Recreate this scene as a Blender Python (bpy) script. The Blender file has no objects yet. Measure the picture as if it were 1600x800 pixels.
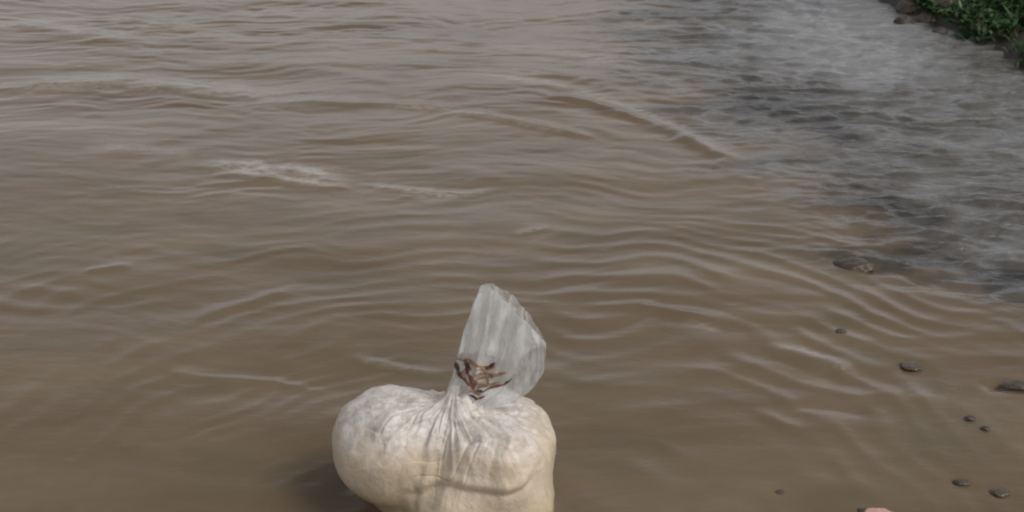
import bpy, bmesh, math, random
import numpy as np
from mathutils import Vector, noise as mn

S = bpy.context.scene
C = S.collection
R = math.radians

# ------------------------------------------------------------------ camera
CAM_H, PITCH, FOC = 1.60, R(24.0), 2268.0          # metres, down tilt, focal length in photo pixels
cam_d = bpy.data.cameras.new('camera')
cam = bpy.data.objects.new('camera', cam_d); C.objects.link(cam)
cam.location = (0, 0, CAM_H); cam.rotation_euler = (R(90) - PITCH, 0, 0)
cam_d.sensor_width = 36; cam_d.lens = 36 * FOC / 1600
cam_d.clip_start = 0.05; cam_d.clip_end = 8000
cam_d.dof.use_dof = True; cam_d.dof.focus_distance = 2.9; cam_d.dof.aperture_fstop = 11
S.camera = cam
S.cycles.filter_width = 2.1                         # the photograph is a soft one

# ------------------------------------------------------------------ sky and sun (overcast)
SUN_EL, SUN_AZ = 50.0, 118.0                         # azimuth clockwise from +Y
w = bpy.data.worlds.new('World'); S.world = w; w.use_nodes = True
nt = w.node_tree; nt.nodes.clear()
sky = nt.nodes.new('ShaderNodeTexSky'); sky.sky_type = 'NISHITA'; sky.sun_disc = False
sky.sun_elevation = R(SUN_EL); sky.sun_rotation = R(SUN_AZ)
sky.air_density = 1.0; sky.dust_density = 3.0; sky.ozone_density = 1.0
hs = nt.nodes.new('ShaderNodeHueSaturation'); hs.inputs['Saturation'].default_value = 0.12
nt.links.new(sky.outputs[0], hs.inputs['Color'])
tc = nt.nodes.new('ShaderNodeTexCoord')
mp = nt.nodes.new('ShaderNodeMapping'); mp.inputs['Scale'].default_value = (1, 1, 2.6)
nz = nt.nodes.new('ShaderNodeTexNoise'); nz.inputs['Scale'].default_value = 2.4
nz.inputs['Detail'].default_value = 5; nz.inputs['Roughness'].default_value = 0.55
cr = nt.nodes.new('ShaderNodeValToRGB')
cr.color_ramp.elements[0].position = 0.34; cr.color_ramp.elements[0].color = (0.60, 0.60, 0.62, 1)
cr.color_ramp.elements[1].position = 0.66; cr.color_ramp.elements[1].color = (1.35, 1.33, 1.32, 1)
mx = nt.nodes.new('ShaderNodeMix'); mx.data_type = 'RGBA'; mx.blend_type = 'MULTIPLY'; mx.inputs[0].default_value = 1
bg = nt.nodes.new('ShaderNodeBackground'); bg.inputs['Strength'].default_value = 0.10
out = nt.nodes.new('ShaderNodeOutputWorld')
nt.links.new(tc.outputs['Generated'], mp.inputs[0]); nt.links.new(mp.outputs[0], nz.inputs['Vector'])
nt.links.new(nz.outputs['Fac'], cr.inputs[0]); nt.links.new(hs.outputs[0], mx.inputs[6]); nt.links.new(cr.outputs[0], mx.inputs[7])
# added bright band low in the sky, all round, to strengthen the water's reflections
sp = nt.nodes.new('ShaderNodeSeparateXYZ'); hz = nt.nodes.new('ShaderNodeValToRGB'); m2_ = nt.nodes.new('ShaderNodeMix')
m2_.data_type = 'RGBA'; m2_.blend_type = 'MULTIPLY'; m2_.inputs[0].default_value = 1
e = hz.color_ramp.elements; e[0].position = 0.0; e[0].color = (1.5, 1.5, 1.52, 1); e[1].position = 0.85; e[1].color = (.78, .78, .78, 1)
q = e.new(0.30); q.color = (1.9, 1.9, 1.96, 1); q = e.new(0.54); q.color = (.80, .80, .81, 1)
nt.links.new(tc.outputs['Generated'], sp.inputs[0]); nt.links.new(sp.outputs[2], hz.inputs[0])
nt.links.new(mx.outputs[2], m2_.inputs[6]); nt.links.new(hz.outputs[0], m2_.inputs[7])
nt.links.new(m2_.outputs[2], bg.inputs['Color']); nt.links.new(bg.outputs[0], out.inputs['Surface'])
sl = bpy.data.lights.new('sun', 'SUN'); sl.energy = 1.25; sl.angle = R(24); sl.color = (1, 0.95, 0.88)
so = bpy.data.objects.new('sun', sl); C.objects.link(so)
_d = Vector((math.sin(R(SUN_AZ)) * math.cos(R(SUN_EL)), math.cos(R(SUN_AZ)) * math.cos(R(SUN_EL)), math.sin(R(SUN_EL))))
so.rotation_euler = _d.to_track_quat('Z', 'Y').to_euler(); so.location = (0, 0, 20)
S.view_settings.view_transform = 'Standard'; S.view_settings.look = 'None'
S.view_settings.gamma = 1; S.view_settings.use_curve_mapping = False
S.view_settings.exposure = 0.06

# ------------------------------------------------------------------ helpers
def gp(px, py, z=0.0):
    """where the sight line of a photo pixel meets the level z"""
    a, b = (px - 800) / FOC, (400 - py) / FOC
    dy = math.cos(PITCH) + b * math.sin(PITCH); dz = -math.sin(PITCH) + b * math.cos(PITCH)
    t = (z - CAM_H) / dz
    return (a * t, dy * t)

def link(o, parent=None):
    C.objects.link(o)
    if parent: o.parent = parent
    return o

def mesh_obj(name, verts, faces, mat, parent=None, smooth=True):
    me = bpy.data.meshes.new(name)
    me.from_pydata([tuple(v) for v in verts], [], [tuple(f) for f in faces]); me.update()
    if smooth: me.polygons.foreach_set('use_smooth', [True] * len(me.polygons))
    me.materials.append(mat)
    return link(bpy.data.objects.new(name, me), parent)

def grid_obj(name, xs, ys, Z, mat):
    nx, ny = len(xs), len(ys)
    X, Y = np.meshgrid(xs, ys)
    co = np.stack([X, Y, Z], -1).reshape(-1, 3).astype(np.float32)
    i = np.arange(nx - 1)[None, :] + nx * np.arange(ny - 1)[:, None]
    f = np.stack([i, i + 1, i + 1 + nx, i + nx], -1).reshape(-1).astype(np.int32)
    nf = (nx - 1) * (ny - 1)
    me = bpy.data.meshes.new(name)
    me.vertices.add(nx * ny); me.vertices.foreach_set('co', co.ravel())
    me.loops.add(nf * 4); me.loops.foreach_set('vertex_index', f)
    me.polygons.add(nf); me.polygons.foreach_set('loop_start', np.arange(0, nf * 4, 4, dtype=np.int32))
    me.polygons.foreach_set('loop_total', np.full(nf, 4, dtype=np.int32))
    me.polygons.foreach_set('use_smooth', np.ones(nf, dtype=bool))
    me.update(calc_edges=True); me.materials.append(mat)
    return link(bpy.data.objects.new(name, me))

def vnoise(x, y, seed=0):
    """smooth value noise on arrays, -1..1"""
    xi, yi = np.floor(x).astype(np.int64), np.floor(y).astype(np.int64)
    fx, fy = x - xi, y - yi
    fx, fy = fx * fx * fx * (fx * (fx * 6 - 15) + 10), fy * fy * fy * (fy * (fy * 6 - 15) + 10)
    def h(a, b):
        n = (a * 374761393 + b * 668265263 + seed * 1274126177) & 0xFFFFFFFF
        n = ((n ^ (n >> 13)) * 1274126177) & 0xFFFFFFFF
        return ((n ^ (n >> 16)) & 0xFFFF) / 32767.5 - 1
    return (h(xi, yi) * (1 - fx) + h(xi + 1, yi) * fx) * (1 - fy) + (h(xi, yi + 1) * (1 - fx) + h(xi + 1, yi + 1) * fx) * fy

def sstep(a, b, x):
    t = np.clip((x - a) / (b - a), 0, 1); return t * t * (3 - 2 * t)

class NT:
    def __init__(s, name):
        s.m = bpy.data.materials.new(name); s.m.use_nodes = True; s.t = s.m.node_tree; s.t.nodes.clear()
        s.out = s.n('ShaderNodeOutputMaterial')
    def n(s, kind, **kw):
        o = s.t.nodes.new(kind)
        for k, v in kw.items(): setattr(o, k, v)
        return o
    def l(s, a, b): s.t.links.new(a, b)
    def coord(s, scale=(1, 1, 1), rot=(0, 0, 0)):
        c = s.n('ShaderNodeTexCoord'); m = s.n('ShaderNodeMapping')
        m.inputs['Scale'].default_value = scale; m.inputs['Rotation'].default_value = rot
        s.l(c.outputs['Object'], m.inputs[0]); return m.outputs[0]
    def noise(s, vec, scale, detail=3, rough=0.5, dist=0):
        o = s.n('ShaderNodeTexNoise'); o.inputs['Scale'].default_value = scale; o.inputs['Detail'].default_value = detail
        o.inputs['Roughness'].default_value = rough; o.inputs['Distortion'].default_value = dist
        s.l(vec, o.inputs['Vector']); return o.outputs['Fac']
    def ramp(s, fac, *els):
        o = s.n('ShaderNodeValToRGB'); e = o.color_ramp.elements
        while len(e) < len(els): e.new(0.5)
        for q, (p, c) in zip(e, els):
            q.position = p; q.color = (*c, 1) if not isinstance(c, (int, float)) else (c, c, c, 1)
        s.l(fac, o.inputs[0]); return o.outputs[0]
    def mix(s, fac, a, b, mode='MIX'):
        o = s.n('ShaderNodeMix'); o.data_type = 'RGBA'; o.blend_type = mode
        for v, i in ((fac, 0), (a, 6), (b, 7)):
            if hasattr(v, 'is_linked'): s.l(v, o.inputs[i])
            elif isinstance(v, (int, float)): o.inputs[i].default_value = v
            else: o.inputs[i].default_value = (*v, 1)
        return o.outputs[2]
    def math(s, op, a, b=0.0):
        o = s.n('ShaderNodeMath'); o.operation = op
        for i, v in enumerate((a, b)):
            if hasattr(v, 'is_linked'): s.l(v, o.inputs[i])
            else: o.inputs[i].default_value = v
        return o.outputs[0]
    def bump(s, h, strength, dist, prev=None):
        o = s.n('ShaderNodeBump')
        if hasattr(strength, 'is_linked'): s.l(strength, o.inputs['Strength'])
        else: o.inputs['Strength'].default_value = strength
        o.inputs['Distance'].default_value = dist
        s.l(h, o.inputs['Height'])
        if prev is not None: s.l(prev, o.inputs['Normal'])
        return o.outputs[0]
    def bsdf(s, color, rough, normal=None, **kw):
        o = s.n('ShaderNodeBsdfPrincipled')
        for v, k in ((color, 'Base Color'), (rough, 'Roughness')):
            if hasattr(v, 'is_linked'): s.l(v, o.inputs[k])
            elif isinstance(v, (int, float)): o.inputs[k].default_value = v
            else: o.inputs[k].default_value = (*v, 1)
        for k, v in kw.items():
            k = k.replace('_', ' ')
            if hasattr(v, 'is_linked'): s.l(v, o.inputs[k])
            else: o.inputs[k].default_value = v
        if normal is not None: s.l(normal, o.inputs['Normal'])
        s.l(o.outputs[0], s.out.inputs['Surface']); return o

# ------------------------------------------------------------------ where the bag stands
BAG = Vector((-0.130, 2.385, 0.0))

# ------------------------------------------------------------------ bank line (shore), signed distance > 0 inland
BANK = np.array([(2.9, -3.0), (2.75, 1.0), (2.62, 3.2), (2.40, 4.5), (2.08, 5.25), (1.93, 5.62), (1.80, 5.95),
                 (1.66, 6.40), (1.60, 7.2), (1.35, 9.0), (0.6, 14.0), (-2.0, 30.0)])
def bank_x(y):
    return np.interp(y, BANK[:, 1], BANK[:, 0])
def terrain_z(x, y):
    wob = 0.07 * vnoise(x * 3.1, y * 3.1, 5) + 0.035 * vnoise(x * 9, y * 9, 6)
    d = x - bank_x(y) + wob
    z = -0.12 + sstep(-0.16, 0.05, d) * 0.145 + sstep(0.0, 0.5, d) * 0.09 + sstep(0.4, 3.0, d) * 0.25
    z = z + sstep(3, 60, d) * 2.5
    land = sstep(-0.05, 0.1, d)
    z = z + land * (0.022 * vnoise(x * 14, y * 14, 8) + 0.012 * vnoise(x * 34, y * 34, 9))
    r = np.hypot(x, y)
    z = z + sstep(45, 90, np.where(x < bank_x(y), r, 0)) * (2.5 + 1.2 * vnoise(x * .03, y * .03, 3))
    return z
def graded(lo, hi, step, far):
    c = np.arange(lo, hi + step * .5, step)
    a, s_ = [hi], step
    while a[-1] < far: s_ *= 1.22; a.append(a[-1] + s_)
    b, s_ = [lo], step
    while b[-1] > -far: s_ *= 1.22; b.append(b[-1] - s_)
    return np.concatenate([np.array(b[1:])[::-1], c, np.array(a[1:])])

# mud of the bed and bank
m = NT('wet_mud'); v = m.coord()
n1 = m.noise(v, 3.0, 5, .6); n2 = m.noise(v, 22, 5, .65); n3 = m.noise(v, 120, 3, .6)
col = m.ramp(n1, (.3, (.026, .021, .015)), (.55, (.050, .041, .031)), (.75, (.09, .075, .06)))
col = m.mix(m.ramp(n2, (.42, 0.), (.62, 1.)), col, (.055, .045, .033))
nb = m.bump(n2, .6, .02); nb = m.bump(n3, .4, .004, nb)
m.bsdf(col, m.ramp(n1, (.35, .35), (.65, .8)), nb)
MUD = m.m
xs = graded(1.2, 3.2, .02, 3000); ys = graded(4.9, 7.6, .02, 3000)
X, Y = np.meshgrid(xs, ys)
ter = grid_obj('ground', xs, ys, terrain_z(X, Y), MUD); ter['kind'] = 'structure'

# ------------------------------------------------------------------ water surface
def seg_ridge(X, Y, pts, width, amp, taper=.25, brk=0.0, seed=1):
    """gaussian crest along a polyline (in metres)"""
    P = np.array(pts); H = np.zeros_like(X)
    x0, x1 = P[:, 0].min() - 4 * width, P[:, 0].max() + 4 * width
    y0, y1 = P[:, 1].min() - 4 * width, P[:, 1].max() + 4 * width
    ix = np.where((xs_w >= x0) & (xs_w <= x1))[0]; iy = np.where((ys_w >= y0) & (ys_w <= y1))[0]
    if len(ix) < 2 or len(iy) < 2: return H
    sl_ = np.s_[iy[0]:iy[-1] + 1, ix[0]:ix[-1] + 1]
    x, y = X[sl_], Y[sl_]
    L = np.concatenate([[0], np.cumsum(np.hypot(*np.diff(P, axis=0).T))])
    best = np.full(x.shape, 1e9); tt = np.zeros(x.shape); sg = np.zeros(x.shape)
    for k in range(len(P) - 1):
        d = P[k + 1] - P[k]; q = np.clip(((x - P[k, 0]) * d[0] + (y - P[k, 1]) * d[1]) / (d @ d), 0, 1)
        ex, ey = x - P[k, 0] - q * d[0], y - P[k, 1] - q * d[1]
        r2 = ex * ex + ey * ey; c = r2 < best
        best = np.where(c, r2, best); tt = np.where(c, (L[k] + q * (L[k + 1] - L[k])) / L[-1], tt)
        sg = np.where(c, (d[0] * ey - d[1] * ex) / np.hypot(*d), sg)
    env = sstep(0, taper, tt) * sstep(0, taper, 1 - tt)
    env = env * (1 - brk * (0.5 + 0.5 * vnoise(x * 16, y * 30, seed)))
    sg = sg + width * .35 * vnoise(x * 9, y * 9, seed + 4)
    H[sl_] = amp * env * np.exp(-sg * sg / (2 * width * width)) * np.exp(-np.maximum(best - sg * sg, 0) / (2 * (width * 2) ** 2))
    return H

xs_w = graded(-2.7, 2.9, .0105, 3000); ys_w = graded(1.75, 7.4, .0105, 3000)
X, Y = np.meshgrid(xs_w, ys_w)
near = sstep(60, 12, np.hypot(X, Y - 4))
wx = X + .12 * vnoise(X * 1.7, Y * 1.7, 11) + .05 * vnoise(X * 5, Y * 5, 12)
wy = Y + .10 * vnoise(X * 1.7, Y * 1.7, 13) + .035 * vnoise(X * 5, Y * 5, 14)
def wav(ph):                                        # peaked crests, wide troughs
    s = .5 + .5 * np.sin(ph); return s ** 1.7 - .4
def rings(cx, cy, lam, seed):
    r = np.hypot(wx - cx, wy - cy); th = np.arctan2(wy - cy, wx - cx)
    env = .15 + .85 * sstep(-.4, .6, vnoise(r / lam * .7 + 7, th * 7.0, seed) + .35 * vnoise(r / lam, th * 14, seed + 1))
    return wav(r / lam * 2 * math.pi + 1.4 * vnoise(X * 1.3, Y * 1.3, seed + 2)) * env
# shallow/clearer stretch on the right, its grey partly painted reflection: 1 there, 0 over the silty brown water
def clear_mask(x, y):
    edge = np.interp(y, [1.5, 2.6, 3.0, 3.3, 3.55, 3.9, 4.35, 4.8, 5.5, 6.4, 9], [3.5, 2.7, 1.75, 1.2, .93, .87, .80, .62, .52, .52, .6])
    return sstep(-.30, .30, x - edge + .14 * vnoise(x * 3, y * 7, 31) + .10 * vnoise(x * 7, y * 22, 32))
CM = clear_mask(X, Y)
ring_zone = sstep(-.15, .40, X + .25 * (Y - 3)) * sstep(1.9, .9, X) * sstep(4.1, 3.4, Y) * (1 - .75 * CM)
Z = .0038 * rings(-.35, 2.15, .088, 41) * ring_zone * (.35 + .65 * sstep(1.15, .75, X + .6 * (3.0 - Y))) + .0018 * rings(.9, -.6, .13, 45) * ring_zone
Z += .0016 * rings(-.12, 2.45, .075, 51) * (1 - ring_zone) * sstep(4.3, 3.4, Y)
up_zone = sstep(3.75, 4.5, Y) * (1 - .6 * CM)
Z += .0017 * rings(-.35, 3.45, .19, 61) * up_zone * sstep(-3, 0.0, X)
Z += .0013 * wav(wy / .24 * 2 * math.pi + .8 * wx + 2.0 * vnoise(X * .9, Y * 1.2, 71)) * up_zone * sstep(.2, -1.2, X) * (.4 + .6 * sstep(-.4, .5, vnoise(X * 1.1, Y * 3.4, 72)))
Z += .0020 * wav((wy + .18 * wx) / .12 * 2 * math.pi + 2.0 * vnoise(X * 1.3, Y * 1.9, 73)) * sstep(.1, -.9, X) * sstep(4.2, 3.2, Y) * sstep(-.3, .6, vnoise(X * 1.4, Y * 3, 74))
# wind chop in the clear stretch
ch = vnoise(wx * 8, wy * 20, 81) + .8 * vnoise(wx * 14 + wy * 3, wy * 33, 82) + .42 * vnoise(wx * 22, wy * 46, 83)
Z += .0100 * np.tanh(ch * 1.2) * CM * (.6 + .4 * sstep(-.5, .4, vnoise(X * 2.2, Y * 2.2, 84)))
ch2 = vnoise(wx * 7 + 3, wy * 26, 85) + .6 * vnoise(wx * 16, wy * 48, 86)
gl = np.zeros_like(X)                               # gusts that roughen the brown water in bands
for (a_, b_, sa, sb, am_) in ((-.75, 4.12, .34, .07, 1.0), (-1.6, 4.95, .9, .12, .8), (-1.0, 6.0, .8, .25, .8), (-2.0, 5.9, .5, .2, .6), (-.2, 4.05, .3, .06, .5), (.35, 4.9, .5, .25, .35), (.9, 4.2, .25, .25, .5)):
    gl += am_ * np.exp(-((X - a_) / sa) ** 2 - ((Y - b_ - .04 * vnoise(X * 4, Y * 4, 87)) / sb) ** 2)
Z += .0022 * ch2 * gl * (1 - CM) * (.3 + .7 * sstep(-.3, .4, vnoise(X * 5, Y * 12, 88)))
Z += (.0006 + .0006 * sstep(3.2, 5.5, Y)) * ch2 * (1 - CM)
Z += .0022 * vnoise(wx * 16, wy * 20, 89) * sstep(1.0, 1.5, X) * sstep(3.6, 3.2, Y)
Z += .006 * vnoise(X * .8, Y * 1.4, 91) + .0034 * vnoise(X * 2.0, Y * 5.2, 92)
G = lambda *p: [gp(*q) for q in p]
for pts, wd, am, br in [
    (G((700, 174), (770, 182), (830, 194), (890, 206), (935, 214)), .018, .011, .2),
    (G((820, 146), (890, 154), (960, 172), (1040, 200), (1120, 240), (1180, 262)), .022, .012, .3),
    (G((420, 158), (560, 162), (660, 166), (740, 172)), .024, .007, .3),
    (G((560, 100), (700, 104), (830, 112), (930, 128), (1010, 150)), .03, .007, .4),
    (G((300, 258), (380, 262), (460, 268), (540, 284)), .022, .013, .9),
    (G((330, 272), (400, 278), (480, 287), (560, 292)), .018, .011, .9),
    (G((550, 288), (620, 294), (690, 300), (780, 297)), .012, .009, .8),
    (G((795, 366), (825, 360), (860, 354)), .011, .005, .5),
    (G((-60, 140), (80, 132), (200, 130), (330, 142), (420, 146)), .05, .012, .3),
    (G((-60, 40), (60, 44), (150, 60), (240, 70)), .05, .010, .3),
    (G((330, 52), (450, 56), (570, 46), (650, 44)), .05, -.010, .4),
    (G((330, 20), (470, 10), (620, 12)), .06, -.010, .4),
    (G((900, 478), (1000, 476), (1080, 492), (1160, 510)), .015, .008, .3),
    (G((1190, 536), (1250, 548), (1310, 566), (1360, 592)), .018, .007, .4),
    (G((1210, 556), (1260, 570), (1320, 590)), .018, -.005, .4),
    (G((1225, 634), (1290, 636), (1370, 644)), .012, -.006, .4),
    (G((1290, 372), (1340, 366), (1400, 392), (1470, 408), (1545, 416)), .03, -.012, .4),
    (G((1400, 428), (1470, 440), (1540, 452), (1620, 474)), .020, -.013, .3),
    (G((1270, 408), (1330, 398), (1400, 418), (1500, 430)), .014, .008, .3),
    (G((1530, 602), (1570, 598), (1640, 606)), .012, -.012, .1),
    (G((1300, 616), (1400, 614), (1480, 620)), .022, .005, .4),
    (G((540, 556), (620, 574), (700, 588)), .010, .005, .2),
    (G((250, 574), (290, 590), (420, 596), (520, 614)), .010, .005, .3),
    (G((270, 520), (330, 492), (400, 470), (480, 440)), .016, .004, .4),
    (G((130, 424), (180, 418), (210, 416)), .014, .005, .2),
]:
    Z += seg_ridge(X, Y, pts, wd, am, brk=br, seed=int(abs(pts[0][0]) * 100) + 3)
# pale streaks: crest glints and sky shine painted into the water colour
GLINT = np.zeros_like(Z)
for k_, (pts, wd, am, br) in enumerate([
    (G((300, 256), (380, 258), (460, 266), (560, 278)), .034, .80, .9),
    (G((320, 268), (400, 272), (480, 282), (545, 290)), .028, .55, .9),
    (G((540, 286), (620, 293), (700, 301), (780, 297)), .022, .70, .9),
    (G((-60, 142), (80, 136), (200, 131), (330, 142), (430, 150), (600, 160)), .060, .38, .5),
    (G((-60, 34), (60, 40), (150, 56), (240, 66)), .060, .22, .6),
    (G((120, 228), (240, 234), (340, 250)), .030, .28, .8),
    (G((560, 163), (680, 170), (740, 178), (800, 188), (880, 205), (940, 215)), .018, .42, .5),
    (G((640, 108), (760, 116), (860, 132), (960, 158), (1040, 190), (1120, 232), (1200, 266)), .022, .40, .5),
    (G((740, 68), (860, 78), (960, 96), (1040, 124), (1120, 168)), .030, .25, .6),
    (G((450, 70), (560, 62), (700, 60)), .05, .15, .6),
    (G((800, 366), (826, 360), (860, 354)), .007, .45, .4),
    (G((560, 440), (700, 404), (830, 380), (900, 340)), .02, .10, .7),
    (G((540, 555), (610, 572), (700, 586)), .008, .25, .5),
    (G((1060, 500), (1100, 505), (1130, 518)), .012, .35, .6),
    (G((1190, 534), (1250, 543), (1300, 560), (1350, 592)), .010, .38, .5),
    (G((1300, 20), (1320, 60), (1360, 100), (1420, 130)), .16, .22, .8),
    (G((1390, 618), (1450, 612), (1500, 620)), .012, .22, .7)]):
    GLINT += seg_ridge(X, Y, pts, wd, am, brk=br, seed=200 + k_)
# water drawn up and lapping against the bag
rb = np.hypot((X - BAG.x) / 1.25, Y - BAG.y)
Z -= .006 * np.exp(-((rb - .17) / .035) ** 2)
Z *= near

m = NT('muddy_water'); v = m.coord()
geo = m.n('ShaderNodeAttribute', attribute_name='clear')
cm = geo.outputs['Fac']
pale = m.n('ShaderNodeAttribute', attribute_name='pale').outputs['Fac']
n1 = m.noise(m.coord((1, 2.2, 1)), 1.5, 4, .55, .4); n2 = m.noise(m.coord((1, 2.6, 1), (0, 0, .12)), 5.5, 4, .6, .6)
silt = m.ramp(n1, (.30, (.132, .093, .054)), (.50, (.168, .124, .077)), (.70, (.200, .153, .100)))
silt = m.mix(m.ramp(n2, (.40, 0.), (.70, .55)), silt, (.150, .105, .072))
silt = m.mix(m.ramp(m.noise(m.coord((1, 2, 1)), 2.7, 2), (.5, 0.), (.68, .5)), silt, (.125, .105, .062))
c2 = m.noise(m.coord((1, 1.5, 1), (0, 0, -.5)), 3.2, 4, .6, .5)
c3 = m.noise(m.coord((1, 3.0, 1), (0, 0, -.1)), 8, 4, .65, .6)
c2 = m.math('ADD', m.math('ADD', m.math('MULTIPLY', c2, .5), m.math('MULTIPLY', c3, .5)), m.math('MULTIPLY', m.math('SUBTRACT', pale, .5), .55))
clear = m.ramp(c2, (.26, (.026, .025, .024)), (.40, (.055, .052, .048)), (.53, (.105, .098, .087)), (.70, (.185, .190, .192)))  # grey water, with tree and sky reflections painted into its tones
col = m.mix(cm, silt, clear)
glint = m.n('ShaderNodeAttribute', attribute_name='painted_glint').outputs['Fac']  # strength of the painted crest glints
fn = m.noise(m.coord((1, 2.2, 1)), 34, 4, .7, .5)
ff = m.math('MULTIPLY', glint, m.ramp(fn, (.36, .15), (.62, 1.)))
col = m.mix(ff, col, (.42, .39, .355))
f1 = m.noise(m.coord((1, 2.6, 1), (0, 0, -.15)), 16, 4, .6, .5)
f2 = m.noise(m.coord((1, 2.2, 1), (0, 0, .1)), 46, 3, .6, .4)
nb = m.bump(f1, m.math('ADD', m.math('MULTIPLY', cm, .25), .05), .022)
nb = m.bump(f2, m.math('ADD', m.math('MULTIPLY', cm, .15), .05), .008, nb)
m.bsdf(col, m.math('SUBTRACT', .13, m.math('MULTIPLY', cm, .09)), nb, IOR=1.333)
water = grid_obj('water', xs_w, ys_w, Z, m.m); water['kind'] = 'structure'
REFL_TONE = .55 + .22 * vnoise(X * 1.6, Y * 2.2, 120)                      # painted reflections: dark patches for trees, pale ones for bright sky
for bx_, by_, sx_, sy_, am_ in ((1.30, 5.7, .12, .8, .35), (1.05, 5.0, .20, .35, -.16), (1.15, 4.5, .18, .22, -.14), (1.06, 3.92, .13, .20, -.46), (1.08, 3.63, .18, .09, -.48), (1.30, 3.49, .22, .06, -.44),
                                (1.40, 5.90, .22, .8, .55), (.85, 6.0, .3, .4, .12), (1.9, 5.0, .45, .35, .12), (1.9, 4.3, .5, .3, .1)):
    REFL_TONE += am_ * np.exp(-((X - bx_ + .08 * vnoise(X * 5, Y * 8, 7)) / sx_) ** 2 - ((Y - by_ + .06 * vnoise(X * 6, Y * 9, 8)) / sy_) ** 2)
at = water.data.attributes.new('pale', 'FLOAT', 'POINT'); at.data.foreach_set('value', np.clip(REFL_TONE, 0, 1).ravel().astype(np.float32))
at = water.data.attributes.new('painted_glint', 'FLOAT', 'POINT'); at.data.foreach_set('value', np.clip(GLINT * 1.7, 0, .9).ravel().astype(np.float32))
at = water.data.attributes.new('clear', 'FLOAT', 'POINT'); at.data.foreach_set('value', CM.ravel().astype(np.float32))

# ------------------------------------------------------------------ the tied bag
bag = bpy.data.objects.new('plastic_bag', None); link(bag); bag.location = BAG
bag['label'] = 'cloudy white plastic bag full of cream grain, tied at the neck, sitting in muddy water'
bag['category'] = 'bag'

def ell(p, c, r):
    q = p - np.array(c); r = np.array(r)
    k0 = np.linalg.norm(q / r, axis=-1); k1 = np.linalg.norm(q / (r * r), axis=-1) + 1e-9
    return k0 * (k0 - 1) / k1
def rbox(p, c, h, rad, rz=0):
    q = p - np.array(c); cs, sn = math.cos(rz), math.sin(rz)
    q = np.stack([q[..., 0] * cs + q[..., 1] * sn, -q[..., 0] * sn + q[..., 1] * cs, q[..., 2]], -1)
    d = np.abs(q) - np.array(h) + rad
    return np.linalg.norm(np.maximum(d, 0), axis=-1) + np.minimum(d.max(-1), 0) - rad
def caps(p, a, b, ra, rb_):
    a, b = np.array(a), np.array(b); ab = b - a
    t = np.clip(((p - a) @ ab) / (ab @ ab), 0, 1)
    return np.linalg.norm(p - a - t[..., None] * ab, axis=-1) - (ra + (rb_ - ra) * t)
def smin(a, b, k):
    h = np.clip(.5 + .5 * (b - a) / k, 0, 1); return b + (a - b) * h - k * h * (1 - h)

NECK = np.array((.024, .012, .232))
def bag_sdf(p):
    left = .5 * ell(p, (-.089, .030, .122), (.121, .128, .114)) + .5 * rbox(p, (-.088, .028, .119), (.117, .118, .102), .085, .25)
    right = .5 * ell(p, (.096, .01, .122), (.114, .142, .102)) + .5 * rbox(p, (.094, .01, .117), (.112, .125, .098), .075, -.2)
    d = smin(left, right, .045)
    d = smin(d, ell(p, (.01, .03, .11), (.15, .128, .10)), .03)
    d = smin(d, ell(p, (-.030, .040, .028), (.122, .100, .080)), .035)
    d = smin(d, rbox(p, (.071, -.022, .030), (.134, .116, .085), .074, .06), .030)
    d = smin(d, caps(p, (.02, .0, .17), (NECK[0], NECK[1], .262), .05, .014), .045)
    return d
CEN = np.array((.01, .0, .10))
ax = NECK - CEN; ax = ax / np.linalg.norm(ax)
e1 = np.cross(ax, (0, 1, 0)); e1 /= np.linalg.norm(e1); e2 = np.cross(ax, e1)
NT_, NP_ = 300, 520
tht = np.linspace(0, 1, NT_) ** 1.35 * math.pi
phi = np.arange(NP_) / NP_ * 2 * math.pi
T, PH = np.meshgrid(tht, phi, indexing='ij')
D = np.cos(T)[..., None] * ax + np.sin(T)[..., None] * (np.cos(PH)[..., None] * e1 + np.sin(PH)[..., None] * e2)
lo, hi = np.zeros(T.shape), np.full(T.shape, .4)
for _ in range(26):                                 # outermost surface by bisection
    mid = (lo + hi) / 2; ins = bag_sdf(CEN + D * mid[..., None]) < 0
    lo = np.where(ins, mid, lo); hi = np.where(ins, hi, mid)
P = CEN + D * lo[..., None]
dn = np.hypot(P[..., 0] - NECK[0], P[..., 1] - NECK[1]) + .6 * np.maximum(NECK[2] - P[..., 2], 0)
an = np.arctan2(P[..., 0] - NECK[0], -(P[..., 1] - NECK[1]))
wrp = an + .25 * vnoise(P[..., 0] * 14, P[..., 1] * 14 + P[..., 2] * 9, 21)
def ridge(x, n, seed):                              # periodic sharp folds round the neck
    r_ = random.Random(seed); s = 0
    for k in (n, n + 3, n + 7): s = s + (1 - np.abs(np.sin(x * k / 2 + r_.uniform(0, 6)))) ** 2 * r_.uniform(.5, 1)
    return s / 1.6 - .4
disp = .011 * ridge(wrp, 9, 3) * np.exp(-(dn / .12) ** 1.4) * sstep(.0, .05, dn)
disp += .0045 * ridge(wrp, 17, 8) * np.exp(-(dn / .09) ** 1.4) * sstep(.0, .03, dn)
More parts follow.
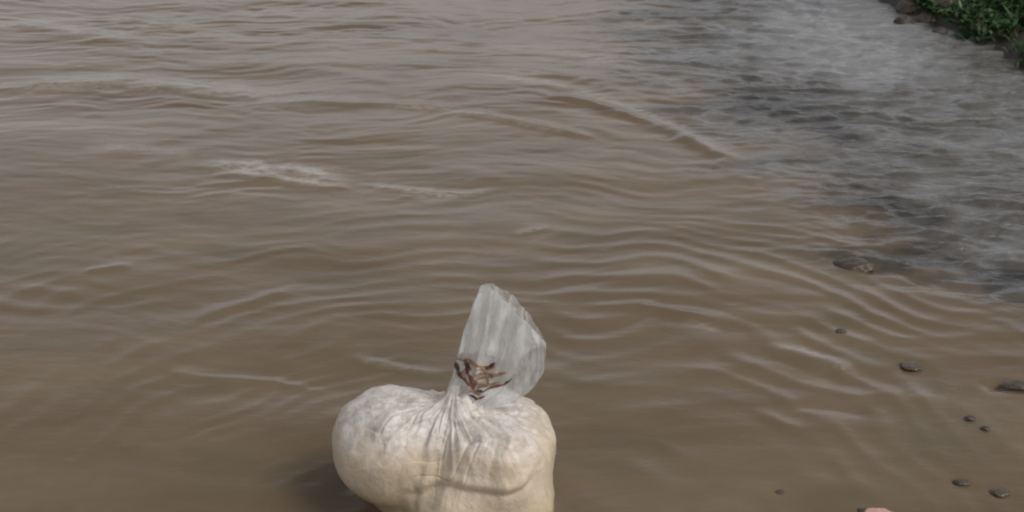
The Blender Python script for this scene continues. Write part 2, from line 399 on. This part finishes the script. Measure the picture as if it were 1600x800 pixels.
# loose film wrinkles and settled grain lumps
def n3(p, f, seed): return (vnoise(p[..., 0] * f + 3, p[..., 2] * f + p[..., 1] * .6 * f, seed) + vnoise(p[..., 1] * f, p[..., 2] * f - p[..., 0] * .5 * f, seed + 1)) * .5
disp += .009 * n3(P, 9, 22) + .0034 * n3(P, 21, 24)
disp += .0085 * vnoise(wrp * 2.6, dn * 9, 26) * sstep(.02, .09, dn) * sstep(.34, .16, dn)      # long slack folds running down from the neck
disp += .0034 * vnoise(wrp * 7 + dn * 6, dn * 16, 27) * sstep(.02, .07, dn) * sstep(.30, .10, dn)
cr1 = np.abs(vnoise(wrp * 3.1 + 2.2 * vnoise(dn * 9, wrp * 2, 29), dn * 5 + 4, 28)); disp -= .0045 * np.exp(-(cr1 / .12) ** 2) * sstep(.02, .06, dn) * sstep(.26, .10, dn)
cr2 = np.abs(vnoise(wrp * 6.3 + 1.5 * vnoise(dn * 14, wrp * 3, 39), dn * 7 + 2, 38)); disp -= .0016 * np.exp(-(cr2 / .13) ** 2) * sstep(.03, .08, dn) * sstep(.22, .08, dn)
# crumpled film: small facets meeting in sharp ridges, strongest where the film is slack near the top
slack = .35 + .65 * sstep(.08, .20, P[..., 2])
q1 = P + .010 * np.stack([n3(P, 31, 52), n3(P, 31, 54), n3(P, 31, 56)], -1)
st = np.stack([np.sin(an) * 6 + 0 * an, np.cos(an) * 6, dn * 7], -1)      # drawn out along the folds that run down from the neck
disp += (.0030 * (1 - 2.2 * np.abs(n3(q1, 15, 60))) + .0030 * (1 - 2.2 * np.abs(n3(st, 1.5, 62))) + .0012 * (1 - 2.2 * np.abs(n3(q1 + .3, 38, 62)))) * slack * sstep(.03, .08, dn)
disp -= .002
# the fold across the lower front, rising to the right
fz = P[..., 2] - (.106 + .13 * (P[..., 0] + .054) + .004 * np.sin(P[..., 0] * 40) + .012 * vnoise(P[..., 0] * 16, P[..., 0] * 0, 77))
front = sstep(.06, -.03, P[..., 1]) * sstep(-.10, -.02, P[..., 0])
disp += (.005 * np.exp(-((fz - .012) / .010) ** 2) - .0045 * np.exp(-((fz + .004) / .006) ** 2) - .003 * sstep(.0, -.012, fz)) * front * sstep(.19, .13, P[..., 0])
# central crease from the neck down the front
cx_ = P[..., 0] - (.012 - .22 * (NECK[2] - P[..., 2]))
fr2 = sstep(.03, -.03, P[..., 1]) * sstep(.03, .08, P[..., 2])
fr2 = fr2 * sstep(.0, .10, P[..., 2])
disp += (-.006 * np.exp(-(cx_ / .016) ** 2) + .004 * np.exp(-((cx_ + .022) / .009) ** 2)) * fr2
P = P + D * disp[..., None]
P[..., 2] = np.maximum(P[..., 2], -.055)
verts = P.reshape(-1, 3)
faces = []
for i in range(NT_ - 1):
    for j in range(NP_):
        a, b = i * NP_ + j, i * NP_ + (j + 1) % NP_
        faces.append((a, b, b + NP_, a + NP_) if True else None)

m = NT('grain_filled_plastic'); v = m.coord(); sep = m.n('ShaderNodeSeparateXYZ'); m.l(v, sep.inputs[0]); zz = sep.outputs[2]
na = m.noise(v, 9, 4, .6, .3); nbn = m.noise(v, 30, 4, .6); ng = m.noise(v, 260, 2, .6)
fill = m.ramp(na, (.35, (.56, .455, .335)), (.65, (.66, .56, .435)))
fill = m.mix(m.ramp(nbn, (.5, 0.), (.7, .4)), fill, (.56, .45, .30))
fill = m.mix(m.ramp(ng, (.5, 0.), (.62, .35)), fill, (.48, .38, .24))
film = m.ramp(m.noise(m.coord((1, 1, 1.6)), 30, 5, .7, .8), (.34, (.38, .355, .34)), (.47, (.59, .55, .51)), (.60, (.76, .73, .70)))  # crinkle highlights and crease shade mottled into the film colour
lev = m.math('ADD', zz, m.math('MULTIPLY', m.math('SUBTRACT', na, .5), .16))
up_ = m.n('ShaderNodeMapRange'); up_.interpolation_type = 'SMOOTHSTEP'; up_.inputs[1].default_value = .135; up_.inputs[2].default_value = .215
m.l(lev, up_.inputs[0])
col = m.mix(m.math('MULTIPLY', up_.outputs[0], .85), fill, film)
dirt = m.n('ShaderNodeMapRange'); dirt.interpolation_type = 'SMOOTHSTEP'; dirt.inputs[1].default_value = .118; dirt.inputs[2].default_value = .045
m.l(m.math('ADD', zz, m.math('MULTIPLY', m.math('SUBTRACT', nbn, .5), .10)), dirt.inputs[0])
spk = m.noise(v, 75, 4, .7)
col = m.mix(m.ramp(spk, (.60, 0.), (.72, .45)), col, (.30, .23, .13))
col = m.mix(m.ramp(m.noise(v, 16, 4, .65, .8), (.55, 0.), (.72, .35)), col, (.42, .35, .25))
col = m.mix(m.math('MULTIPLY', dirt.outputs[0], m.ramp(nbn, (.35, .25), (.6, .8))), col, (.38, .30, .14))
wr = m.noise(m.coord((1.6, 1, 1)), 20, 6, .68, .8)
vo = m.n('ShaderNodeTexVoronoi'); vo.feature = 'F1'; vo.inputs['Scale'].default_value = 17
wv = m.n('ShaderNodeMix'); wv.data_type = 'RGBA'; wv.inputs[0].default_value = .12
nn_ = m.n('ShaderNodeTexNoise'); nn_.inputs['Scale'].default_value = 14; nn_.inputs['Detail'].default_value = 3; m.l(v, nn_.inputs['Vector'])
m.l(v, wv.inputs[6]); m.l(nn_.outputs['Color'], wv.inputs[7]); m.l(wv.outputs[2], vo.inputs['Vector'])
nb = m.bump(wr, .34, .016); nb = m.bump(vo.outputs['Distance'], .30, .012, nb); nb = m.bump(m.noise(v, 170, 2, .5), .15, .003, nb)
m.bsdf(col, .45, nb, Subsurface_Weight=.12, Subsurface_Scale=.02, Coat_Weight=.22, Coat_Roughness=.25)
body = mesh_obj('body', verts, faces, m.m, bag)

# tail: the gathered mouth of the bag, standing up above the neck
SC = 812.0
def tp(px, py):                                     # photo measurements of the tail turned into metres from the neck
    return np.array([(px - 715) / SC + NECK[0] + .002, (624 - py) / SC / math.cos(PITCH) + NECK[2]])
def poly(pts, t):
    pts = np.array([tp(*q) for q in pts]); L = np.concatenate([[0], np.cumsum(np.hypot(*np.diff(pts, axis=0).T))]); L /= L[-1]
    return np.stack([np.interp(t, L, pts[:, 0]), np.interp(t, L, pts[:, 1])], -1)
def coons(Lp, Rp, Bp, Tp, u, v):
    U, V = np.meshgrid(u, v)
    c0, c1 = poly(Bp, U.ravel()).reshape(*U.shape, 2), poly(Tp, U.ravel()).reshape(*U.shape, 2)
    d0, d1 = poly(Lp, V.ravel()).reshape(*U.shape, 2), poly(Rp, V.ravel()).reshape(*U.shape, 2)
    B00, B10, B01, B11 = c0[0, 0], c0[0, -1], c1[-1, 0], c1[-1, -1]
    U_, V_ = U[..., None], V[..., None]
    return U, V, (1 - V_) * c0 + V_ * c1 + (1 - U_) * d0 + U_ * d1 - ((1 - U_) * (1 - V_) * B00 + U_ * (1 - V_) * B10 + (1 - U_) * V_ * B01 + U_ * V_ * B11)
Le = [(701, 646), (697, 618), (710, 575), (724, 520), (739, 476), (753, 441)]
Re = [(734, 646), (772, 634), (808, 620), (834, 596), (846, 572), (849, 548), (850, 527)]
To = [(753, 441), (760, 439), (769, 441), (779, 446), (791, 455), (803, 466), (815, 480), (827, 495), (839, 511), (850, 527)]
Bo = [(701, 646), (718, 650), (734, 646)]
def tail_depth(U, V, side):
    pl = np.sin(U * 17 + 2 * V) * .008 * (1 - V * .75) * sstep(0, .2, V) + np.sin(U * 31 + 5 * V + 1) * .0035 * (1 - .4 * V)
    cr = .005 * vnoise(U * 6 + 9, V * 2.5, 15 + side) + .003 * vnoise(U * 15, V * 5, 17 + side)
    f_ = np.abs(vnoise(U * 8 + 1.5 * V, V * 1.6, 19 + side)); cr = cr - .006 * np.exp(-(f_ / .12) ** 2)
    puff = np.sin(np.pi * U) * (.004 + .020 * V)
    y = .012 - .01 * V + (-puff if side == 0 else puff) + pl + cr
    return y
def sheet(U, V, XY, ydep, th=.0009):
    n_v, n_u = U.shape
    vs = np.stack([XY[..., 0], ydep, XY[..., 1]], -1)
    a = vs.reshape(-1, 3); b = a + np.array((0, th, 0)); N = len(a)
    fs = []
    for i in range(n_v - 1):
        for j in range(n_u - 1):
            q = i * n_u + j
            fs.append((q, q + 1, q + 1 + n_u, q + n_u))
    return a, fs
u = np.linspace(0, 1, 80); vv = np.linspace(0, 1, 70)
U, V, XY = coons(Le, Re, Bo, To, u, vv)
XY = XY + np.stack([.0015 * vnoise(U * 9, V * 14, 5), .0015 * vnoise(U * 14, V * 9, 6)], -1)
YF, YB = tail_depth(U, V, 0), tail_depth(U, V, 1)
edge = np.minimum(U, 1 - U); wgt = sstep(0, .10, edge)
mid = (YF + YB) / 2; YF = mid + (YF - mid) * wgt; YB = mid + (YB - mid) * wgt
aF, fF = sheet(U, V, XY, YF); aB, fB = sheet(U, V, XY, YB)
tv = np.concatenate([aF, aB]); tf = fF + [tuple(k + len(aF) for k in reversed(f)) for f in fB]
m = NT('thin_plastic_film'); v = m.coord()
wr = m.noise(m.coord((2.2, 1, .6), (0, .25, 0)), 38, 4, .6, .6)
nb = m.bump(wr, .35, .008)
cl = m.ramp(m.noise(v, 22, 3, .6), (.4, (.90, .90, .87)), (.62, (.95, .95, .93)))
pr = m.n('ShaderNodeBsdfPrincipled'); m.l(cl, pr.inputs['Base Color']); pr.inputs['Roughness'].default_value = .28; m.l(nb, pr.inputs['Normal'])
tr = m.n('ShaderNodeBsdfTranslucent'); m.l(cl, tr.inputs['Color']); m.l(nb, tr.inputs['Normal'])
tp_ = m.n('ShaderNodeBsdfTransparent'); tp_.inputs[0].default_value = (.93, .93, .93, 1)
m1 = m.n('ShaderNodeMixShader'); m1.inputs[0].default_value = .22; m.l(pr.outputs[0], m1.inputs[1]); m.l(tr.outputs[0], m1.inputs[2])
m2 = m.n('ShaderNodeMixShader'); m.l(m.ramp(m.noise(m.coord((2.5, 1, .6), (0, .25, 0)), 26, 3, .6), (.35, .78), (.65, .45)), m2.inputs[0]); m.l(m1.outputs[0], m2.inputs[1]); m.l(tp_.outputs[0], m2.inputs[2])
m.l(m2.outputs[0], m.out.inputs['Surface']); FILM = m.m
FLAP = FILM.copy(); FLAP.name = 'doubled_plastic_film'
for nd in FLAP.node_tree.nodes:
    if nd.type == 'VALTORGB' and abs(nd.color_ramp.elements[0].color[0] - .78) < .01:
        nd.color_ramp.elements[0].color = (.32, .32, .32, 1); nd.color_ramp.elements[1].color = (.10, .10, .10, 1)
tail = mesh_obj('bag_mouth', tv, tf, FILM, bag)
# flap folded back over the upper mouth: doubles the film there
Lf = [(719, 545), (727, 512), (741, 474), (754, 443)]; Rf = [(800, 556), (828, 540), (848, 529)]
Bf = [(719, 545), (760, 538), (785, 552), (800, 556)]; Tf = [(754, 443), (767, 442), (790, 455), (814, 480), (834, 505), (848, 529)]
U2, V2, XY2 = coons(Lf, Rf, Bf, Tf, np.linspace(0, 1, 40), np.linspace(0, 1, 40))
y2 = .012 - .035 * np.sin(np.pi * U2) * (.4 + .6 * V2) * .8 - .008 + .005 * vnoise(U2 * 6, V2 * 3, 33) + .003 * np.sin(U2 * 21 + V2 * 6)
a2, f2_ = sheet(U2, V2, XY2, y2)
flap = mesh_obj('folded_flap', a2, f2_, FLAP, bag)

# twist of film that ties the neck
m = NT('twisted_film'); v = m.coord()
m.bsdf(m.ramp(m.noise(v, 60, 3), (.4, (.38, .36, .34)), (.6, (.66, .64, .61))), .35, m.bump(m.noise(m.coord((1, 1, 3)), 90, 3), .5, .004)); TW = m.m
tvs, tfs = [], []
n_s, n_r = 90, 12
for i in range(n_s + 1):
    t = i / n_s; a = t * 4 * math.pi + .6; rr = .0165 + .002 * math.sin(a * 1.7)
    c = Vector((NECK[0] + rr * math.cos(a), NECK[1] + rr * .9 * math.sin(a), NECK[2] + .010 + .012 * t + .003 * math.sin(a + 1)))
    rd = .0042 * (.8 + .25 * math.sin(t * 23)) * (0.35 if i in (0, n_s) else 1)
    for k in range(n_r):
        b = k / n_r * 2 * math.pi
        tvs.append(c + Vector((math.cos(a), math.sin(a), 0)) * rd * math.cos(b) + Vector((0, 0, 1)) * rd * 1.3 * math.sin(b))
for i in range(n_s):
    for k in range(n_r):
        a_, b_ = i * n_r + k, i * n_r + (k + 1) % n_r
        tfs.append((a_, b_, b_ + n_r, a_ + n_r))
mesh_obj('tie', tvs, tfs, TW, bag)

# reddish brown mark printed on the mouth: dark heads, a red stem and tan strokes
def film_y(x, z):
    d = (XY[..., 0] - x) ** 2 + (XY[..., 1] - z) ** 2; k = np.unravel_index(np.argmin(d), d.shape)
    return YF[k]
def flat_mat(name, c, c2):
    q = NT(name); vv_ = q.coord(); q.bsdf(q.ramp(q.noise(vv_, 120, 3), (.4, c), (.6, c2)), .75); return q.m
INK = {'dark': flat_mat('dark_brown_ink', (.085, .040, .030), (.14, .06, .045)),
       'red': flat_mat('red_brown_ink', (.17, .065, .042), (.27, .12, .08)),
       'pale': flat_mat('pale_tan_ink', (.62, .50, .42), (.50, .38, .30)),
       'tan': flat_mat('tan_ink', (.44, .29, .19), (.32, .20, .13))}
def strokes(items, mat, off):
    for pts, wid in items:
        vs, fs = [], []
        p2 = np.array([tp(*q) for q in pts]); n = 14
        L = np.concatenate([[0], np.cumsum(np.hypot(*np.diff(p2, axis=0).T))]); L /= L[-1]
        for i in range(n + 1):
            t = i / n; x, z = np.interp(t, L, p2[:, 0]), np.interp(t, L, p2[:, 1])
            x2, z2 = np.interp(min(t + .05, 1), L, p2[:, 0]), np.interp(min(t + .05, 1), L, p2[:, 1])
            x1, z1 = np.interp(max(t - .05, 0), L, p2[:, 0]), np.interp(max(t - .05, 0), L, p2[:, 1])
            tx, tz = x2 - x1, z2 - z1; l_ = math.hypot(tx, tz) + 1e-9
            w_ = wid * .85 / SC * .5 * (math.sin(math.pi * min(max(t, .06), .94)) ** .5) * (.85 + .22 * math.sin(i * .8 + wid))
            for s_ in (-1, 1):
                xx, zz_ = x - s_ * tz / l_ * w_, z + s_ * tx / l_ * w_
                vs.append((xx, film_y(xx, zz_) - off, zz_))
        for i in range(n):
            a_ = 2 * i; fs.append((a_, a_ + 1, a_ + 3, a_ + 2))
        o = mesh_obj('printed_mark', vs, fs, mat, tail); s_ = o.modifiers.new('thickness', 'SOLIDIFY'); s_.thickness = .0003
strokes([([(716, 582), (735, 572), (760, 570), (785, 574)], 18), ([(722, 598), (745, 590), (775, 588)], 14), ([(735, 556), (752, 560), (765, 562)], 12)], INK['pale'], .0012)
strokes([([(716, 556), (730, 552), (748, 554), (762, 562)], 7), ([(742, 570), (760, 568), (775, 560)], 6),
         ([(748, 582), (765, 578), (782, 572), (792, 566)], 7), ([(745, 600), (762, 592), (780, 586)], 6),
         ([(728, 600), (742, 608), (756, 606)], 6), ([(752, 556), (760, 572), (764, 590)], 5)], INK['tan'], .0020)
strokes([([(733, 560), (737, 574), (742, 588), (740, 602)], 13), ([(716, 572), (726, 582), (738, 588)], 9),
         ([(741, 604), (756, 602), (772, 594), (790, 586)], 6)], INK['red'], .0028)
strokes([([(714, 560), (717, 570), (721, 580)], 11), ([(728, 552), (732, 562), (731, 574)], 10),
         ([(760, 565), (768, 560), (774, 554)], 7), ([(786, 588), (793, 584), (800, 582)], 9),
         ([(734, 612), (746, 614), (758, 610)], 6)], INK['dark'], .0036)

# ------------------------------------------------------------------ stones and lumps
def stone_mesh(seed, sx, sy, sz, rough=.22):
    bm = bmesh.new(); bmesh.ops.create_icosphere(bm, subdivisions=4, radius=1)
    off = Vector((seed * 3.7, seed * 1.3, seed * 2.1))
    for v_ in bm.verts:
        p = v_.co.copy(); k = 1 + rough * mn.noise(p * 1.3 + off) + rough * .4 * mn.noise(p * 3.7 + off) + rough * .15 * mn.noise(p * 9 + off)
        c = abs(mn.noise(p * 1.1 - off)); k -= .12 * math.exp(-(c / .08) ** 2)
        v_.co = Vector((p.x * k * sx, p.y * k * sy, p.z * k * sz))
    for f in bm.faces: f.smooth = True
    me = bpy.data.meshes.new('stone'); bm.to_mesh(me); bm.free(); return me
def stone_mat(name, a, b, rough=.35):
    q = NT(name); v_ = q.coord(); n_ = q.noise(v_, 35, 5, .65)
    q.bsdf(q.ramp(n_, (.38, a), (.62, b)), rough, q.bump(q.noise(v_, 90, 4, .6), .5, .004)); return q.m
DARK = stone_mat('dark_wet_stone', (.055, .041, .027), (.092, .069, .046), .4)
BROWN = stone_mat('brown_wet_stone', (.060, .046, .029), (.10, .078, .053), .25)
PINK = stone_mat('pink_stone', (.55, .30, .25), (.68, .44, .37), .4)
GREY = stone_mat('grey_brown_stone', (.045, .037, .028), (.085, .071, .057), .6)
def stone(px, py, w_px, asp, h, seed, mat, label, name='stone', group=None, z=0.0, rz=0.0):
    x, y = gp(px, py, z); dist = math.hypot(x, y) * math.cos(PITCH) + CAM_H * math.sin(PITCH)
    sx = w_px * .5 * dist / FOC
    if not z: h *= .27; w_px *= .66
    me = stone_mesh(seed, sx, sx * asp, h); me.materials.append(mat)
    o = link(bpy.data.objects.new(name, me)); o.location = (x, y, z if z else -.0015); o.rotation_euler.z = rz
    o['label'] = label; o['category'] = 'stone'
    if group: o['group'] = group
    return o
stone(1336, 415, 60, .75, .017, 1, DARK, 'largest dark stone, a long flat one at the lower edge of the dark rippled water', z=-.004, rz=-.35)
GRP = 'small stones poking out of the muddy water on the right'
stone(1314, 516, 17, .8, .012, 2, DARK, 'tiny round dark stone alone in smooth brown water, right of the bag mouth', group=GRP)
stone(1424, 571, 32, .8, .013, 3, BROWN, 'brown oval stone in shallow water midway down the right side', group=GRP, rz=-.5)
stone(1590, 600, 44, .6, .018, 4, DARK, 'dark flat stone at the right edge of the photo with ripples to its left', group=GRP)
stone(1219, 768, 17, 1.0, .013, 5, DARK, 'small dark stone near the bottom, to the right of the filled bag', group=GRP)
stone(1503, 752, 26, .7, .013, 6, DARK, 'dark stone near the lower right corner with a brown stone just to its right', group=GRP)
stone(1563, 768, 28, .8, .012, 7, BROWN, 'brown stone in the lower right corner beside a darker one on its left', group=GRP)
stone(1540, 668, 14, .8, .010, 12, GREY, 'tiny brown stone, right one of the close pair above the lower right corner', group=GRP)
stone(1516, 652, 16, .8, .012, 13, GREY, 'tiny brown stone, left one of the close pair above the lower right corner', group=GRP)
stone(1372, 803, 50, .7, .026, 8, PINK, 'pink stone cut off by the bottom edge of the photo')
stone(1350, 797, 20, .8, .013, 9, DARK, 'dark brown stone touching the left side of the pink stone', group=GRP)

# stones and clods along the bank
rng = random.Random(4)
BG = 'stones and clods along the water edge of the bank'
edge_stones = [
    (1420, 16, 40, .9, .05, 'dark clod rising from the mud near the top edge, behind the other bank stones', DARK),
    (1412, 36, 30, .8, .03, 'grey brown stone at the left tip of the bank, touching the water', GREY),
    (1448, 34, 34, .8, .035, 'low dark clod behind the grey brown stone at the tip of the bank', DARK),
    (1468, 52, 24, .8, .025, 'brown stone in the mud just in front of the dark clods', GREY),
    (1476, 12, 36, .8, .05, 'rounded black stone among the mud left of the green plants', DARK),
]
for i, (px, py, wd, asp, h, lab, mt) in enumerate(edge_stones):
    x, y = gp(px, py, .03)
    z = max(float(terrain_z(np.array([[x]]), np.array([[y]]))[0, 0]), -.01)
    stone(px, py, wd, asp, h, 20 + i, mt, lab, group=BG, z=z + h * .2, rz=rng.uniform(-1, 1))

# ------------------------------------------------------------------ low weeds and grass on the bank
def leaf_mat(name, a, b, c):
    q = NT(name); oi = q.n('ShaderNodeNewGeometry'); n_ = oi.outputs['Random Per Island']
    base = q.ramp(n_, (0, a), (.5, b), (1, c))
    p_ = q.bsdf(base, .5); t_ = q.n('ShaderNodeBsdfTranslucent'); q.l(base, t_.inputs['Color'])
    mm = q.n('ShaderNodeMixShader'); mm.inputs[0].default_value = .25
    q.l(p_.outputs[0], mm.inputs[1]); q.l(t_.outputs[0], mm.inputs[2]); q.l(mm.outputs[0], q.out.inputs['Surface']); return q.m
LEAF = leaf_mat('weed_leaves', (.014, .045, .012), (.040, .105, .026), (.085, .16, .050))
DRY = leaf_mat('dry_grass', (.05, .045, .02), (.10, .085, .045), (.16, .14, .09))
def tz(x, y): return float(terrain_z(np.array([[x]]), np.array([[y]]))[0, 0])
lv, lf = [], []
def add_leaf(verts, faces, base, dirv, length, width, droop):
    side = Vector((-dirv.y, dirv.x, 0)); side = side.normalized() if side.length > .01 else Vector((1, 0, 0))
    b0 = len(verts); n = 4
    for i in range(n + 1):
        t = i / n; w_ = width * math.sin(math.pi * (.12 + .85 * t)) * .5
        c = base + dirv * length * t + Vector((0, 0, -droop * length * t * t))
        verts.append(c - side * w_ + Vector((0, 0, .15 * w_))); verts.append(c + side * w_ + Vector((0, 0, .15 * w_)))
    for i in range(n):
        a_ = b0 + 2 * i; faces.append((a_, a_ + 1, a_ + 3, a_ + 2))
rng = random.Random(12)
cnt = 0
while cnt < 4300:
    y = rng.uniform(3.2, 9.2); bx = float(bank_x(y)); x = bx + abs(rng.gauss(0, 1)) * .50 + (-.01 if y < 5.75 else (y - 5.75) * .13)
    if x > bx + 2.2: continue
    dens = mn.noise(Vector((x * 2.4, y * 2.4, 1)))
    if dens < -.40: continue
    d_in = x - bx; z = tz(x, y); hgt = .03 + min(d_in, .5) * .14 + .03 * max(dens, 0)
    for k in range(rng.randint(7, 12)):
        a = rng.uniform(0, 2 * math.pi); el = rng.uniform(.1, 1.1)
        dv = Vector((math.cos(a) * math.cos(el), math.sin(a) * math.cos(el), math.sin(el)))
        b_ = Vector((x + rng.gauss(0, .03), y + rng.gauss(0, .03), z - .01 + rng.random() * hgt))
        add_leaf(lv, lf, b_, dv, rng.uniform(.03, .08), rng.uniform(.006, .018), rng.uniform(.1, .6))
    cnt += 1
weeds = mesh_obj('bank_weeds', lv, lf, LEAF)
weeds['kind'] = 'stuff'; weeds['label'] = 'dark green low weeds covering the muddy bank in the top right corner'; weeds['category'] = 'weeds'
gv, gf = [], []
for _ in range(2200):
    y = rng.uniform(3.5, 8.5); bx = float(bank_x(y)); x = bx + rng.uniform(.02, 1.3)
    z = tz(x, y)
    for k in range(5):
        a = rng.uniform(0, 2 * math.pi); el = rng.uniform(.4, 1.35)
        dv = Vector((math.cos(a) * math.cos(el), math.sin(a) * math.cos(el), math.sin(el)))
        add_leaf(gv, gf, Vector((x, y, z - .005)), dv, rng.uniform(.05, .13), .004, rng.uniform(.1, .7))
gr = mesh_obj('dry_grass', gv, gf, DRY)
gr['kind'] = 'stuff'; gr['label'] = 'thin straw coloured grass blades among the green weeds on the bank'; gr['category'] = 'grass'
